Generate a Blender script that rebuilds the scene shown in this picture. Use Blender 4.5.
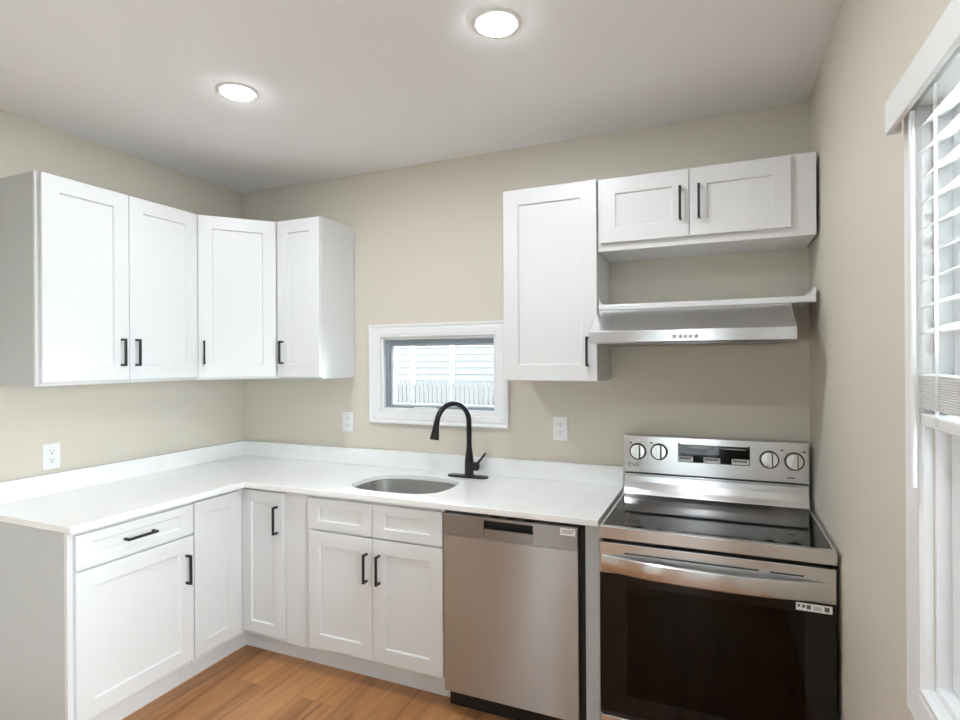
import bpy, bmesh, math, random
from mathutils import Vector, Matrix

random.seed(7)
for o in list(bpy.data.objects):
    bpy.data.objects.remove(o, do_unlink=True)
SC = bpy.context.scene
COL = SC.collection

# ------------------------------------------------------------------ camera
W, H, YR = 3.287, 2.66, -5.8            # right wall x, ceiling z, rear wall y
cam_d = bpy.data.cameras.new('camera')
cam = bpy.data.objects.new('camera', cam_d)
COL.objects.link(cam)
yaw, pit, rol = math.radians(23.21), 0.0, math.radians(-0.33)
F = Vector((-math.sin(yaw) * math.cos(pit), math.cos(yaw) * math.cos(pit), math.sin(pit)))
R = Vector((math.cos(yaw), math.sin(yaw), 0))
U = R.cross(F)
R2 = R * math.cos(rol) + U * math.sin(rol)
U2 = -R * math.sin(rol) + U * math.cos(rol)
mw = Matrix((R2, U2, -F)).transposed().to_4x4()
mw.translation = Vector((2.929, -2.8175, 1.5367))
cam.matrix_world = mw
cam_d.sensor_width = 36
cam_d.lens = 560.6 / 960 * 36
cam_d.clip_start = 0.02
SC.camera = cam

# ------------------------------------------------------------------ world, exposure
SC.view_settings.view_transform = 'Standard'
SC.view_settings.look = 'None'
SC.view_settings.gamma = 1.0
SC.view_settings.use_curve_mapping = False
SC.view_settings.exposure = 1.13
wd = bpy.data.worlds.new('sky')
SC.world = wd
wd.use_nodes = True
bg = wd.node_tree.nodes['Background']
bg.inputs[0].default_value = (0.89, 0.945, 1.0, 1)
bg.inputs[1].default_value = 12.0
LED = 114.0                                # brightness of the ceiling lights' lenses

# window openings (y range, z range on the right wall; x range on the back and rear wall)
RW = (-2.46, -1.545, 0.925, 2.04)
BW = (1.085, 1.815, 1.245, 1.672)
RW2 = (-3.40, -2.75, 0.15, 1.85)  # opening added out of view to let in more daylight
FW = (2.00, 2.95, 0.90, 2.00)  # unseen opening, added for rear light and the range's reflections
FD = (0.62, 1.04, 0.0, 2.08)  # unseen opening, added for the bright streak on the dishwasher


def portal(name, loc, rot, sx, sy):
    l = bpy.data.lights.new(name, 'AREA')
    l.shape = 'RECTANGLE'
    l.size, l.size_y = sx, sy
    l.cycles.is_portal = True
    o = bpy.data.objects.new(name, l)
    o.location, o.rotation_euler = loc, rot
    COL.objects.link(o)


P2 = math.pi / 2
portal('window_portal', (W + 0.16, (RW[0] + RW[1]) / 2, (RW[2] + RW[3]) / 2), (0, P2, 0), RW[3] - RW[2], RW[1] - RW[0])
portal('window_portal', (W + 0.16, (RW2[0] + RW2[1]) / 2, (RW2[2] + RW2[3]) / 2), (0, P2, 0), RW2[3] - RW2[2], RW2[1] - RW2[0])
portal('window_portal', ((FW[0] + FW[1]) / 2, YR - 0.15, (FW[2] + FW[3]) / 2), (P2, 0, math.pi), FW[1] - FW[0], FW[3] - FW[2])
portal('window_portal', ((FD[0] + FD[1]) / 2, YR - 0.15, (FD[2] + FD[3]) / 2), (P2, 0, math.pi), FD[1] - FD[0], FD[3] - FD[2])
portal('window_portal', ((BW[0] + BW[1]) / 2, 0.15, (BW[2] + BW[3]) / 2), (P2, 0, 0), BW[1] - BW[0], BW[3] - BW[2])


# ------------------------------------------------------------------ materials
def mat(name, col, rough=0.5, metal=0.0, spec=0.5, noise=None, bump=None, coat=0.0, emit=None, var=0.0):
    """noise = (scale xyz); bump = strength; var = how far the colour wanders with the noise."""
    m = bpy.data.materials.new(name)
    m.use_nodes = True
    nt = m.node_tree
    b = nt.nodes['Principled BSDF']
    b.inputs['Base Color'].default_value = (*col, 1)
    b.inputs['Roughness'].default_value = rough
    b.inputs['Metallic'].default_value = metal
    b.inputs['Specular IOR Level'].default_value = spec
    b.inputs['Coat Weight'].default_value = coat
    if emit:
        b.inputs['Emission Color'].default_value = (*emit[0], 1)
        b.inputs['Emission Strength'].default_value = emit[1]
    if noise:
        tc = nt.nodes.new('ShaderNodeTexCoord')
        mp = nt.nodes.new('ShaderNodeMapping')
        mp.inputs['Scale'].default_value = noise
        nz = nt.nodes.new('ShaderNodeTexNoise')
        nz.inputs['Scale'].default_value = 1.0
        nz.inputs['Detail'].default_value = 3.0
        nt.links.new(tc.outputs['Object'], mp.inputs['Vector'])
        nt.links.new(mp.outputs['Vector'], nz.inputs['Vector'])
        if bump:
            bp = nt.nodes.new('ShaderNodeBump')
            bp.inputs['Strength'].default_value = bump
            bp.inputs['Distance'].default_value = 0.002
            nt.links.new(nz.outputs['Fac'], bp.inputs['Height'])
            nt.links.new(bp.outputs['Normal'], b.inputs['Normal'])
        if var:
            rp = nt.nodes.new('ShaderNodeValToRGB')
            rp.color_ramp.elements[0].position = 0.3
            rp.color_ramp.elements[1].position = 0.7
            rp.color_ramp.elements[0].color = (*[c * (1 - var) for c in col], 1)
            rp.color_ramp.elements[1].color = (*[min(1, c * (1 + var)) for c in col], 1)
            nt.links.new(nz.outputs['Fac'], rp.inputs['Fac'])
            nt.links.new(rp.outputs['Color'], b.inputs['Base Color'])
    return m


M = {}
M['wall'] = mat('beige_wall_paint', (0.685, 0.638, 0.548), 0.55, spec=0.35, noise=(90, 90, 90), bump=0.05)
M['ceiling'] = mat('ceiling_paint', (0.90, 0.90, 0.90), 0.8, spec=0.2, noise=(60, 60, 60), bump=0.05)
M['white'] = mat('white_lacquer', (0.745, 0.747, 0.745), 0.32, noise=(25, 25, 25), bump=0.012)
M['trim'] = mat('white_trim_paint', (0.84, 0.84, 0.84), 0.35, noise=(25, 25, 25), bump=0.015)
M['side_laminate'] = mat('pale_grey_side_laminate', (0.56, 0.575, 0.575), 0.4, noise=(30, 30, 30), bump=0.012)  # one even grey, darker than the white of the fronts
M['quartz'] = mat('white_quartz', (0.90, 0.90, 0.89), 0.16, noise=(9, 9, 9), var=0.02)
M['steel'] = mat('brushed_stainless', (0.50, 0.495, 0.485), 0.33, 1.0, noise=(6, 300, 900), bump=0.03)
M['steel_smooth'] = mat('polished_stainless', (0.64, 0.635, 0.63), 0.25, 1.0, noise=(5, 200, 500), bump=0.03)
M['steel_dark'] = mat('dark_stainless_band', (0.36, 0.355, 0.35), 0.31, 1.0, noise=(6, 300, 900), bump=0.06)
M['sink'] = mat('satin_sink_steel', (0.68, 0.68, 0.67), 0.30, 1.0, noise=(60, 60, 60), bump=0.03)
M['black'] = mat('matte_black_metal', (0.018, 0.018, 0.019), 0.38, 0.3, noise=(200, 200, 200), bump=0.01)
M['black_plastic'] = mat('black_plastic', (0.012, 0.012, 0.013), 0.45, noise=(100, 100, 100), bump=0.01)
M['glass_black'] = mat('black_ceramic_glass', (0.006, 0.006, 0.0065), 0.05, spec=0.35, noise=(40, 40, 40), var=0.1)
M['knob'] = mat('knob_metal', (0.66, 0.65, 0.63), 0.24, 1.0, noise=(20, 20, 400), bump=0.03)
M['vinyl'] = mat('window_vinyl', (0.80, 0.82, 0.84), 0.35, noise=(20, 20, 20), bump=0.01)
M['alu'] = mat('grey_window_frame', (0.27, 0.31, 0.35), 0.4, noise=(20, 20, 20), bump=0.01)  # backlit shade of the pale frame put into its colour
M['blind'] = mat('white_blind_slat', (0.80, 0.81, 0.80), 0.4, noise=(3, 20, 40), bump=0.02)
M['plate'] = mat('white_outlet_plastic', (0.85, 0.85, 0.84), 0.3, noise=(40, 40, 40), bump=0.01)
M['slot'] = mat('dark_slot', (0.03, 0.03, 0.03), 0.6, noise=(40, 40, 40), var=0.1)
M['paper'] = mat('white_sticker', (0.82, 0.82, 0.80), 0.5, noise=(40, 40, 40), var=0.02)
M['ink'] = mat('grey_print', (0.10, 0.10, 0.11), 0.6, noise=(400, 400, 400), var=0.3)
M['film'] = mat('clear_peel_film', (0.55, 0.57, 0.56), 0.15, noise=(30, 30, 30), var=0.15)
M['lens'] = mat('led_lens', (0.9, 0.9, 0.88), 0.4, noise=(10, 10, 10), bump=0.01, emit=((0.90, 0.96, 1.02), LED))
M['rack'] = mat('oven_rack_chrome', (0.6, 0.6, 0.6), 0.25, 1.0, noise=(40, 40, 40), bump=0.01)
M['enamel'] = mat('oven_enamel', (0.05, 0.05, 0.06), 0.3, noise=(200, 200, 200), var=0.3)
M['toe'] = mat('white_toe_board', (0.84, 0.845, 0.85), 0.4, noise=(25, 25, 25), bump=0.02)
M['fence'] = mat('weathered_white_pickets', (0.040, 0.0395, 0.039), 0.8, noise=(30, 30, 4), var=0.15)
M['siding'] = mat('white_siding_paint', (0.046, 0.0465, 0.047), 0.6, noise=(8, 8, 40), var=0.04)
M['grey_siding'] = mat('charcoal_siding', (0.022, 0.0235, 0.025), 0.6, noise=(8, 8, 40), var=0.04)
M['yard_wall'] = mat('yard_wall_render', (0.62, 0.63, 0.64), 0.8, noise=(5, 5, 5), var=0.1)  # surface of the unseen screen added behind the rear openings
M['grass'] = mat('pale_concrete_yard', (0.36, 0.36, 0.35), 0.9, noise=(6, 6, 6), var=0.4)


def glass_mat(name, tint, ior=1.5):
    m = bpy.data.materials.new(name)
    m.use_nodes = True
    nt = m.node_tree
    nt.nodes.clear()
    out = nt.nodes.new('ShaderNodeOutputMaterial')
    mix = nt.nodes.new('ShaderNodeMixShader')
    tr = nt.nodes.new('ShaderNodeBsdfTransparent')
    gl = nt.nodes.new('ShaderNodeBsdfGlossy')
    fr = nt.nodes.new('ShaderNodeFresnel')
    fr.inputs['IOR'].default_value = ior
    gl.inputs['Roughness'].default_value = 0.03
    tr.inputs['Color'].default_value = (*tint, 1)
    nt.links.new(fr.outputs[0], mix.inputs[0])
    nt.links.new(tr.outputs[0], mix.inputs[1])
    nt.links.new(gl.outputs[0], mix.inputs[2])
    nt.links.new(mix.outputs[0], out.inputs[0])
    return m


M['pane'] = glass_mat('window_pane_glass', (0.93, 0.96, 0.96))
M['oven_glass'] = glass_mat('tinted_oven_glass', (0.10, 0.10, 0.105), 1.36)


def floor_mat():
    m = bpy.data.materials.new('oak_laminate')
    m.use_nodes = True
    nt = m.node_tree
    N, L = nt.nodes, nt.links
    b = N['Principled BSDF']
    tc = N.new('ShaderNodeTexCoord')
    rot = N.new('ShaderNodeMapping')
    rot.inputs['Rotation'].default_value = (0, 0, P2)
    L.new(tc.outputs['Object'], rot.inputs['Vector'])
    br = N.new('ShaderNodeTexBrick')
    br.offset = 0.37
    br.inputs['Scale'].default_value = 1.0
    br.inputs['Brick Width'].default_value = 1.25
    br.inputs['Row Height'].default_value = 0.19
    br.inputs['Mortar Size'].default_value = 0.0007
    br.inputs['Mortar Smooth'].default_value = 0.3
    br.inputs['Bias'].default_value = 0.0
    br.inputs['Color1'].default_value = (0, 0, 0, 1)
    br.inputs['Color2'].default_value = (1, 1, 1, 1)
    br.inputs['Mortar'].default_value = (0.5, 0.5, 0.5, 1)
    L.new(rot.outputs[0], br.inputs['Vector'])
    # grain: noise pulled long along the boards, shifted per board
    sc = N.new('ShaderNodeMapping')
    sc.inputs['Scale'].default_value = (15, 1.0, 15)
    add = N.new('ShaderNodeVectorMath')
    add.operation = 'MULTIPLY_ADD'
    add.inputs[1].default_value = (7, 7, 7)
    L.new(br.outputs['Color'], add.inputs[0])
    L.new(tc.outputs['Object'], add.inputs[2])
    L.new(add.outputs[0], sc.inputs['Vector'])
    nz = N.new('ShaderNodeTexNoise')
    nz.inputs['Scale'].default_value = 1.0
    nz.inputs['Detail'].default_value = 6
    nz.inputs['Distortion'].default_value = 1.2
    L.new(sc.outputs[0], nz.inputs['Vector'])
    rp = N.new('ShaderNodeValToRGB')
    cr = rp.color_ramp
    cr.elements[0].position = 0.28
    cr.elements[0].color = (0.25, 0.10, 0.038, 1)
    cr.elements[1].position = 0.72
    cr.elements[1].color = (0.56, 0.285, 0.118, 1)
    e = cr.elements.new(0.48)
    e.color = (0.45, 0.205, 0.078, 1)
    L.new(nz.outputs['Fac'], rp.inputs['Fac'])
    hs = N.new('ShaderNodeHueSaturation')
    mr = N.new('ShaderNodeMapRange')
    mr.inputs['To Min'].default_value = 0.86
    mr.inputs['To Max'].default_value = 1.12
    L.new(br.outputs['Color'], mr.inputs['Value'])
    L.new(mr.outputs[0], hs.inputs['Value'])
    L.new(rp.outputs['Color'], hs.inputs['Color'])
    mx = N.new('ShaderNodeMix')
    mx.data_type = 'RGBA'
    mx.inputs['B'].default_value = (0.16, 0.08, 0.04, 1)
    L.new(br.outputs['Fac'], mx.inputs['Factor'])
    L.new(hs.outputs['Color'], mx.inputs['A'])
    L.new(mx.outputs['Result'], b.inputs['Base Color'])
    b.inputs['Roughness'].default_value = 0.36
    bp = N.new('ShaderNodeBump')
    bp.inputs['Strength'].default_value = 0.06
    bp.inputs['Distance'].default_value = 0.002
    L.new(nz.outputs['Fac'], bp.inputs['Height'])
    L.new(bp.outputs['Normal'], b.inputs['Normal'])
    return m


M['floor'] = floor_mat()
for k_ in ('steel', 'steel_dark', 'steel_smooth'):
    nt_ = M[k_].node_tree
    tg = nt_.nodes.new('ShaderNodeTangent')
    tg.direction_type = 'UV_MAP'
    tg.uv_map = 'grain'
    pb = nt_.nodes['Principled BSDF']
    pb.inputs['Anisotropic'].default_value = 0.97 if k_ != 'steel_smooth' else 0.8
    nt_.links.new(tg.outputs[0], pb.inputs['Tangent'])



# ------------------------------------------------------------------ mesh helpers
class MB:
    """Collects shapes, then links them as ONE mesh object."""

    def __init__(self):
        self.bm = bmesh.new()

    def merge(self, b2):
        me = bpy.data.meshes.new('tmp')
        b2.to_mesh(me)
        b2.free()
        self.bm.from_mesh(me)
        bpy.data.meshes.remove(me)
        return self

    def box(self, x0, x1, y0, y1, z0, z1, bev=0.0, seg=2, mx=None):
        b = bmesh.new()
        bmesh.ops.create_cube(b, size=1)
        for v in b.verts:
            v.co = Vector(((x0 + x1) / 2 + v.co.x * (x1 - x0), (y0 + y1) / 2 + v.co.y * (y1 - y0), (z0 + z1) / 2 + v.co.z * (z1 - z0)))
        if bev:
            bmesh.ops.bevel(b, geom=b.edges[:], offset=bev, segments=seg, affect='EDGES', profile=0.5, clamp_overlap=True)
        if mx:
            b.transform(mx)
        return self.merge(b)

    def prism(self, pts, a0, a1, axis='y', bev=0.0, seg=2):
        """Extrudes a closed outline; pts are (x,z) for axis y, (y,z) for x, (x,y) for z."""
        b = bmesh.new()

        def P(p, a):
            return {'y': (p[0], a, p[1]), 'x': (a, p[0], p[1]), 'z': (p[0], p[1], a)}[axis]
        v0 = [b.verts.new(P(p, a0)) for p in pts]
        v1 = [b.verts.new(P(p, a1)) for p in pts]
        n = len(pts)
        b.faces.new(v0)
        b.faces.new(v1[::-1])
        for i in range(n):
            b.faces.new((v0[i], v1[i], v1[(i + 1) % n], v0[(i + 1) % n]))
        bmesh.ops.recalc_face_normals(b, faces=b.faces[:])
        if bev:
            bmesh.ops.bevel(b, geom=b.edges[:], offset=bev, segments=seg, affect='EDGES', profile=0.5, clamp_overlap=True)
        return self.merge(b)

    def cyl(self, p0, p1, r0, r1=None, n=32, bev=0.0):
        r1 = r0 if r1 is None else r1
        p0, p1 = Vector(p0), Vector(p1)
        d = p1 - p0
        b = bmesh.new()
        bmesh.ops.create_cone(b, cap_ends=True, segments=n, radius1=r0, radius2=r1, depth=d.length)
        if bev:
            es = [e for e in b.edges if len(e.link_faces) == 2 and any(len(f.verts) > 4 for f in e.link_faces)]
            bmesh.ops.bevel(b, geom=es, offset=bev, segments=3, affect='EDGES', profile=0.5)
        q = Vector((0, 0, 1)).rotation_difference(d.normalized())
        b.transform(Matrix.Translation((p0 + p1) / 2) @ q.to_matrix().to_4x4())
        return self.merge(b)

    def lathe(self, prof, loc=(0, 0, 0), axis=(0, 0, 1), n=48):
        b = bmesh.new()
        rings = []
        for r, z in prof:
            rings.append([b.verts.new((r * math.cos(2 * math.pi * k / n), r * math.sin(2 * math.pi * k / n), z)) for k in range(n)])
        for i in range(len(rings) - 1):
            for k in range(n):
                b.faces.new((rings[i][k], rings[i][(k + 1) % n], rings[i + 1][(k + 1) % n], rings[i + 1][k]))
        b.faces.new(rings[0][::-1])
        b.faces.new(rings[-1])
        bmesh.ops.recalc_face_normals(b, faces=b.faces[:])
        q = Vector((0, 0, 1)).rotation_difference(Vector(axis).normalized())
        b.transform(Matrix.Translation(loc) @ q.to_matrix().to_4x4())
        return self.merge(b)

    def tube(self, pts, rad, n=16, cap=True):
        pts = [Vector(p) for p in pts]
        rad = rad if isinstance(rad, (list, tuple)) else [rad] * len(pts)
        b = bmesh.new()
        rings = []
        t0 = (pts[1] - pts[0]).normalized()
        nrm = t0.orthogonal().normalized()
        for i, p in enumerate(pts):
            t = (pts[min(i + 1, len(pts) - 1)] - pts[max(i - 1, 0)]).normalized()
            nrm = (nrm - t * nrm.dot(t)).normalized()
            bn = t.cross(nrm)
            rings.append([b.verts.new(p + (nrm * math.cos(2 * math.pi * k / n) + bn * math.sin(2 * math.pi * k / n)) * rad[i]) for k in range(n)])
        for i in range(len(rings) - 1):
            for k in range(n):
                b.faces.new((rings[i][k], rings[i][(k + 1) % n], rings[i + 1][(k + 1) % n], rings[i + 1][k]))
        if cap:
            b.faces.new(rings[0][::-1])
            b.faces.new(rings[-1])
        bmesh.ops.recalc_face_normals(b, faces=b.faces[:])
        return self.merge(b)

    def build(self, name, m, parent=None, smooth=False, mx=None):
        if mx is not None:
            self.bm.transform(mx)
        me = bpy.data.meshes.new(name)
        self.bm.to_mesh(me)
        self.bm.free()
        me.materials.append(M[m])
        if m.startswith('steel'):
            uv = me.uv_layers.new(name='grain')        # grain runs level, so the gloss spreads up and down
            for lp in me.loops:
                c = me.vertices[lp.vertex_index].co
                uv.data[lp.index].uv = (c.z + 0.6 * c.y, c.x + 0.17 * c.y)
        if smooth:
            me.shade_smooth()
            try:
                me.set_sharp_from_angle(angle=math.radians(38))
            except Exception:
                pass
        o = bpy.data.objects.new(name, me)
        COL.objects.link(o)
        if parent:
            o.parent = parent
            o.matrix_parent_inverse = world_mx(parent).inverted()
        return o


def world_mx(o):
    own = o.matrix_basis.copy()
    return world_mx(o.parent) @ o.matrix_parent_inverse @ own if o.parent else own


def tag(o, label, cat, group=None):
    o['label'] = label
    o['category'] = cat
    if group:
        o['group'] = group
    return o


def thing(name, label, cat, loc, group=None):
    o = bpy.data.objects.new(name, None)
    o.empty_display_size = 0.05
    o.location = loc
    COL.objects.link(o)
    return tag(o, label, cat, group)


def struct(o):
    o['kind'] = 'structure'
    return o


def shaker_mb(w, h, t=0.02, rail=0.07, rec=0.009, stile=None):
    """Shaker front in local coords: x 0..w, z 0..h, back at y=0, face at y=-t."""
    st = stile if stile else rail
    b = bmesh.new()
    c = 0.0015

    def ring(x0, x1, z0, z1, y):
        return [b.verts.new(p) for p in ((x0, y, z0), (x1, y, z0), (x1, y, z1), (x0, y, z1))]
    rs = [ring(0, w, 0, h, 0), ring(0, w, 0, h, -t + c), ring(c, w - c, c, h - c, -t),
          ring(st, w - st, rail, h - rail, -t), ring(st + 0.004, w - st - 0.004, rail + 0.004, h - rail - 0.004, -t + rec)]
    for a, d in zip(rs, rs[1:]):
        for k in range(4):
            b.faces.new((a[k], a[(k + 1) % 4], d[(k + 1) % 4], d[k]))
    b.faces.new(rs[0][::-1])
    b.faces.new(rs[-1])
    bmesh.ops.recalc_face_normals(b, faces=b.faces[:])
    return MB().merge(b)


def handle_mb(L, proj=0.03, s=0.010):
    """Square bar pull along z, centred on the origin, standing out along -y."""
    m = MB()
    m.box(-s / 2, s / 2, -proj - s / 2, -proj + s / 2, -L / 2, L / 2, 0.0012)
    for z in (-L / 2 + s / 2, L / 2 - s / 2):
        m.box(-s / 2, s / 2, -proj, 0.0, z - s / 2, z + s / 2, 0.0008)
    return m


def front(parent, kind, o, ang, w, h, rail=0.07, stile=None, hpos=None, hlen=0.13, hor=False, t=0.02):
    """A door or drawer front whose lower left back corner is o, turned ang about z; hpos = handle centre on it (along, up)."""
    mx = Matrix.Translation(o) @ Matrix.Rotation(ang, 4, 'Z')
    d = shaker_mb(w, h, t, rail, stile=stile).build(kind, 'white', parent, mx=mx)
    if hpos:
        hm = handle_mb(hlen)
        if hor:
            hm.bm.transform(Matrix.Rotation(P2, 4, 'Y'))
        ho = hm.build('handle', 'black', d, mx=mx @ Matrix.Translation((hpos[0], -t, hpos[1])))
        ho['label'] = 'matte black square bar handle'
    return d


# ------------------------------------------------------------------ room shell
struct(MB().box(-0.15, W + 0.15, YR - 0.15, 0.15, -0.1, 0.0).build('floor', 'floor'))
struct(MB().box(-0.15, W + 0.15, YR - 0.15, 0.15, H, H + 0.1).build('ceiling', 'ceiling'))


def wall_with_holes(name, axis, a0, a1, t0, t1, holes, mt='wall'):
    m = MB()

    def bx(u0, u1, z0, z1):
        if u1 - u0 > 1e-4 and z1 - z0 > 1e-4:
            if axis == 'x':
                m.box(u0, u1, t0, t1, z0, z1)
            else:
                m.box(t0, t1, u0, u1, z0, z1)
    u = a0
    for (h0, h1, z0, z1) in sorted(holes):
        bx(u, h0, 0, H)
        bx(h0, h1, 0, z0)
        bx(h0, h1, z1, H)
        u = h1
    bx(u, a1, 0, H)
    return struct(m.build(name, mt))


wall_with_holes('wall_back', 'x', -0.12, W + 0.12, 0.0, 0.12, [BW])
wall_with_holes('wall_left', 'y', YR - 0.12, 0.0, -0.12, 0.0, [])
wall_with_holes('wall_right', 'y', YR - 0.12, 0.0, W, W + 0.14, [RW, RW2])
wall_with_holes('wall_rear', 'x', 0.0, W, YR - 0.12, YR, [FW, FD])


def empty_struct(name, loc):
    o = bpy.data.objects.new(name, None)
    o.location = loc
    COL.objects.link(o)
    return struct(o)


# --- window_1: small awning window over the sink
w1 = empty_struct('window_1', ((BW[0] + BW[1]) / 2, 0.0, BW[2]))
cw = 0.075
x0, x1, z0, z1 = BW
m = MB()


def mitred(m, x0, x1, z0, z1, cw, prof, place):
    """Picture-frame casing: prof = [(across 0..1 from inner edge, out)], place(u, z, out) -> 3D point."""
    b = bmesh.new()
    rings = []
    for (a, out) in prof:
        d = a * cw
        rings.append([b.verts.new(place(u, z, out)) for u, z in ((x0 - d, z0 - d), (x1 + d, z0 - d), (x1 + d, z1 + d), (x0 - d, z1 + d))])
    for r0, r1 in zip(rings, rings[1:]):
        for k in range(4):
            b.faces.new((r0[k], r0[(k + 1) % 4], r1[(k + 1) % 4], r1[k]))
    for k in range(4):
        b.faces.new((rings[-1][k], rings[-1][(k + 1) % 4], rings[0][(k + 1) % 4], rings[0][k]))
    bmesh.ops.recalc_face_normals(b, faces=b.faces[:])
    m.merge(b)


CP = [(0, 0), (0, 0.011), (0.05, 0.014), (0.18, 0.014), (0.24, 0.017), (0.62, 0.019), (0.68, 0.0165), (0.78, 0.0165), (0.86, 0.021), (0.97, 0.021), (1.0, 0.018), (1.0, 0)]
mitred(m, x0, x1, z0, z1, cw, CP, lambda u, z, o: (u, -o, z))
m.build('window_casing', 'trim', w1)
m = MB()
mitred(m, x0 + 0.014, x1 - 0.014, z0 + 0.014, z1 - 0.014, 0.0135, [(0, -0.002), (1, -0.002), (1, -0.118), (0, -0.118)], lambda u, z, o: (u, -o, z))
m.build('window_jamb', 'trim', w1)
fl, fr_, fb, ft = x0 + 0.0145, x1 - 0.0145, z0 + 0.0145, z1 - 0.0145
m = MB()
m.box(fl, fl + 0.022, 0.026, 0.100, fb, ft, 0.001)
m.box(fr_ - 0.006, fr_, 0.026, 0.100, fb, ft, 0.001)
m.box(fl + 0.022, fr_ - 0.006, 0.026, 0.100, ft - 0.030, ft, 0.001)
m.box(fl + 0.022, fr_ - 0.006, 0.026, 0.100, fb, fb + 0.012, 0.001)
m.build('window_frame', 'alu', w1)
m = MB()
m.box(fl + 0.0225, fl + 0.040, 0.050, 0.085, fb + 0.0125, ft - 0.0305, 0.003)
m.box(fr_ - 0.016, fr_ - 0.0065, 0.050, 0.085, fb + 0.0125, ft - 0.0305, 0.003)
m.box(fl + 0.040, fr_ - 0.016, 0.050, 0.085, ft - 0.038, ft - 0.0305, 0.002)
m.box(fl + 0.040, fr_ - 0.016, 0.050, 0.085, fb + 0.0125, fb + 0.022, 0.002)
m.build('window_sash', 'vinyl', w1)
MB().box(fl + 0.038, fr_ - 0.014, 0.066, 0.070, fb + 0.020, ft - 0.036).build('window_glass', 'pane', w1)
MB().box(1.30, 1.44, 0.006, 0.0255, z0 + 0.0145, z0 + 0.021, 0.002).build('window_crank_cover', 'trim', w1)

# --- window_2: tall double-hung window on the right wall
w2 = empty_struct('window_2', (W, (RW[0] + RW[1]) / 2, RW[2]))
y0, y1, z0, z1 = RW
m = MB()
mitred(m, y0, y1, z0, z1, 0.078, [(0, 0), (0, 0.014), (0.04, 0.021), (0.14, 0.022), (0.19, 0.016), (0.26, 0.016), (0.32, 0.019), (0.8, 0.022), (0.92, 0.024), (1.0, 0.020), (1.0, 0)], lambda u, z, o: (W - o, u, z))
for v in m.bm.verts:
    v.co.z = min(v.co.z, 2.0440)
m.build('window_casing', 'trim', w2)
m = MB()
mitred(m, y0 + 0.012, y1 - 0.012, z0 + 0.012, z1 - 0.012, 0.0115, [(0, -0.001), (1, -0.001), (1, -0.138), (0, -0.138)], lambda u, z, o: (W - o, u, z))
m.build('window_jamb', 'trim', w2)
zm = 1.50
for a, b_, off in ((z0 + 0.013, zm - 0.001, 0.022), (zm + 0.001, z1 - 0.013, 0.026)):
    m = MB()
    ya, yb = y0 + 0.013, y1 - 0.013
    m.box(W + off, W + off + 0.032, ya, ya + 0.045, a, b_, 0.003)
    m.box(W + off, W + off + 0.032, yb - 0.045, yb, a, b_, 0.003)
    m.box(W + off + 0.001, W + off + 0.031, ya + 0.044, yb - 0.044, a, a + 0.06, 0.003)
    m.box(W + off + 0.001, W + off + 0.031, ya + 0.044, yb - 0.044, b_ - 0.04, b_, 0.003)
    s = m.build('window_sash', 'vinyl', w2)
    MB().box(W + off + 0.014, W + off + 0.018, ya + 0.04, yb - 0.04, a + 0.055, b_ - 0.035).build('window_glass', 'pane', s)
    m = MB()
    for yy in (yb - 0.047, ya + 0.045):
        m.box(W + off + 0.010, W + off + 0.013, yy, yy + 0.002, a + 0.06, b_ - 0.04)
    m.build('glazing_gasket', 'slot', s)

# --- added_window_rear and added_glazed_door: added out of view to light the room and mirror in the appliances
w3 = empty_struct('window_3', ((FW[0] + FW[1]) / 2, YR, FW[2]))
m = MB()
mitred(m, *FW, 0.08, [(0, 0), (0, 0.018), (1, 0.018), (1, 0)], lambda u, z, o: (u, YR + o, z))
m.build('window_casing', 'trim', w3)
m = MB()
mitred(m, FW[0] + 0.05, FW[1] - 0.05, FW[2] + 0.05, FW[3] - 0.05, 0.049, [(0, -0.05), (1, -0.05), (1, -0.10), (0, -0.10)], lambda u, z, o: (u, YR + o, z))
m.box(FW[0] + 0.04, FW[1] - 0.04, YR - 0.095, YR - 0.055, 1.28, 1.33)
m.build('window_sash', 'vinyl', w3)
MB().box(FW[0] + 0.05, FW[1] - 0.05, YR - 0.078, YR - 0.074, FW[2] + 0.05, FW[3] - 0.05).build('window_glass', 'pane', w3)
w4 = empty_struct('window_4', (W, (RW2[0] + RW2[1]) / 2, RW2[2]))  # added out of view to brighten the cabinet fronts and toe boards
m = MB()
mitred(m, *RW2, 0.078, [(0, 0), (0, 0.018), (1, 0.018), (1, 0)], lambda u, z, o: (W - o, u, z))
m.build('window_casing', 'trim', w4)
m = MB()
mitred(m, RW2[0] + 0.05, RW2[1] - 0.05, RW2[2] + 0.05, RW2[3] - 0.05, 0.049, [(0, -0.05), (1, -0.05), (1, -0.10), (0, -0.10)], lambda u, z, o: (W - o, u, z))
m.box(W + 0.055, W + 0.095, RW2[0] + 0.04, RW2[1] - 0.04, 1.28, 1.33)
m.build('window_sash', 'vinyl', w4)
MB().box(W + 0.074, W + 0.078, RW2[0] + 0.05, RW2[1] - 0.05, RW2[2] + 0.05, RW2[3] - 0.05).build('window_glass', 'pane', w4)
d1 = empty_struct('door_1', ((FD[0] + FD[1]) / 2, YR, 0))  # added out of view so the dishwasher has a bright strip to reflect
m = MB()
m.box(FD[0] - 0.07, FD[0], YR, YR + 0.018, 0, FD[3] + 0.07)
m.box(FD[1], FD[1] + 0.07, YR, YR + 0.018, 0, FD[3] + 0.07)
m.box(FD[0], FD[1], YR, YR + 0.018, FD[3], FD[3] + 0.07)
m.build('door_casing', 'trim', d1)
m = MB()
m.box(FD[0] + 0.002, FD[0] + 0.05, YR - 0.09, YR - 0.05, 0.004, FD[3] - 0.002)
m.box(FD[1] - 0.05, FD[1] - 0.002, YR - 0.09, YR - 0.05, 0.004, FD[3] - 0.002)
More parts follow.
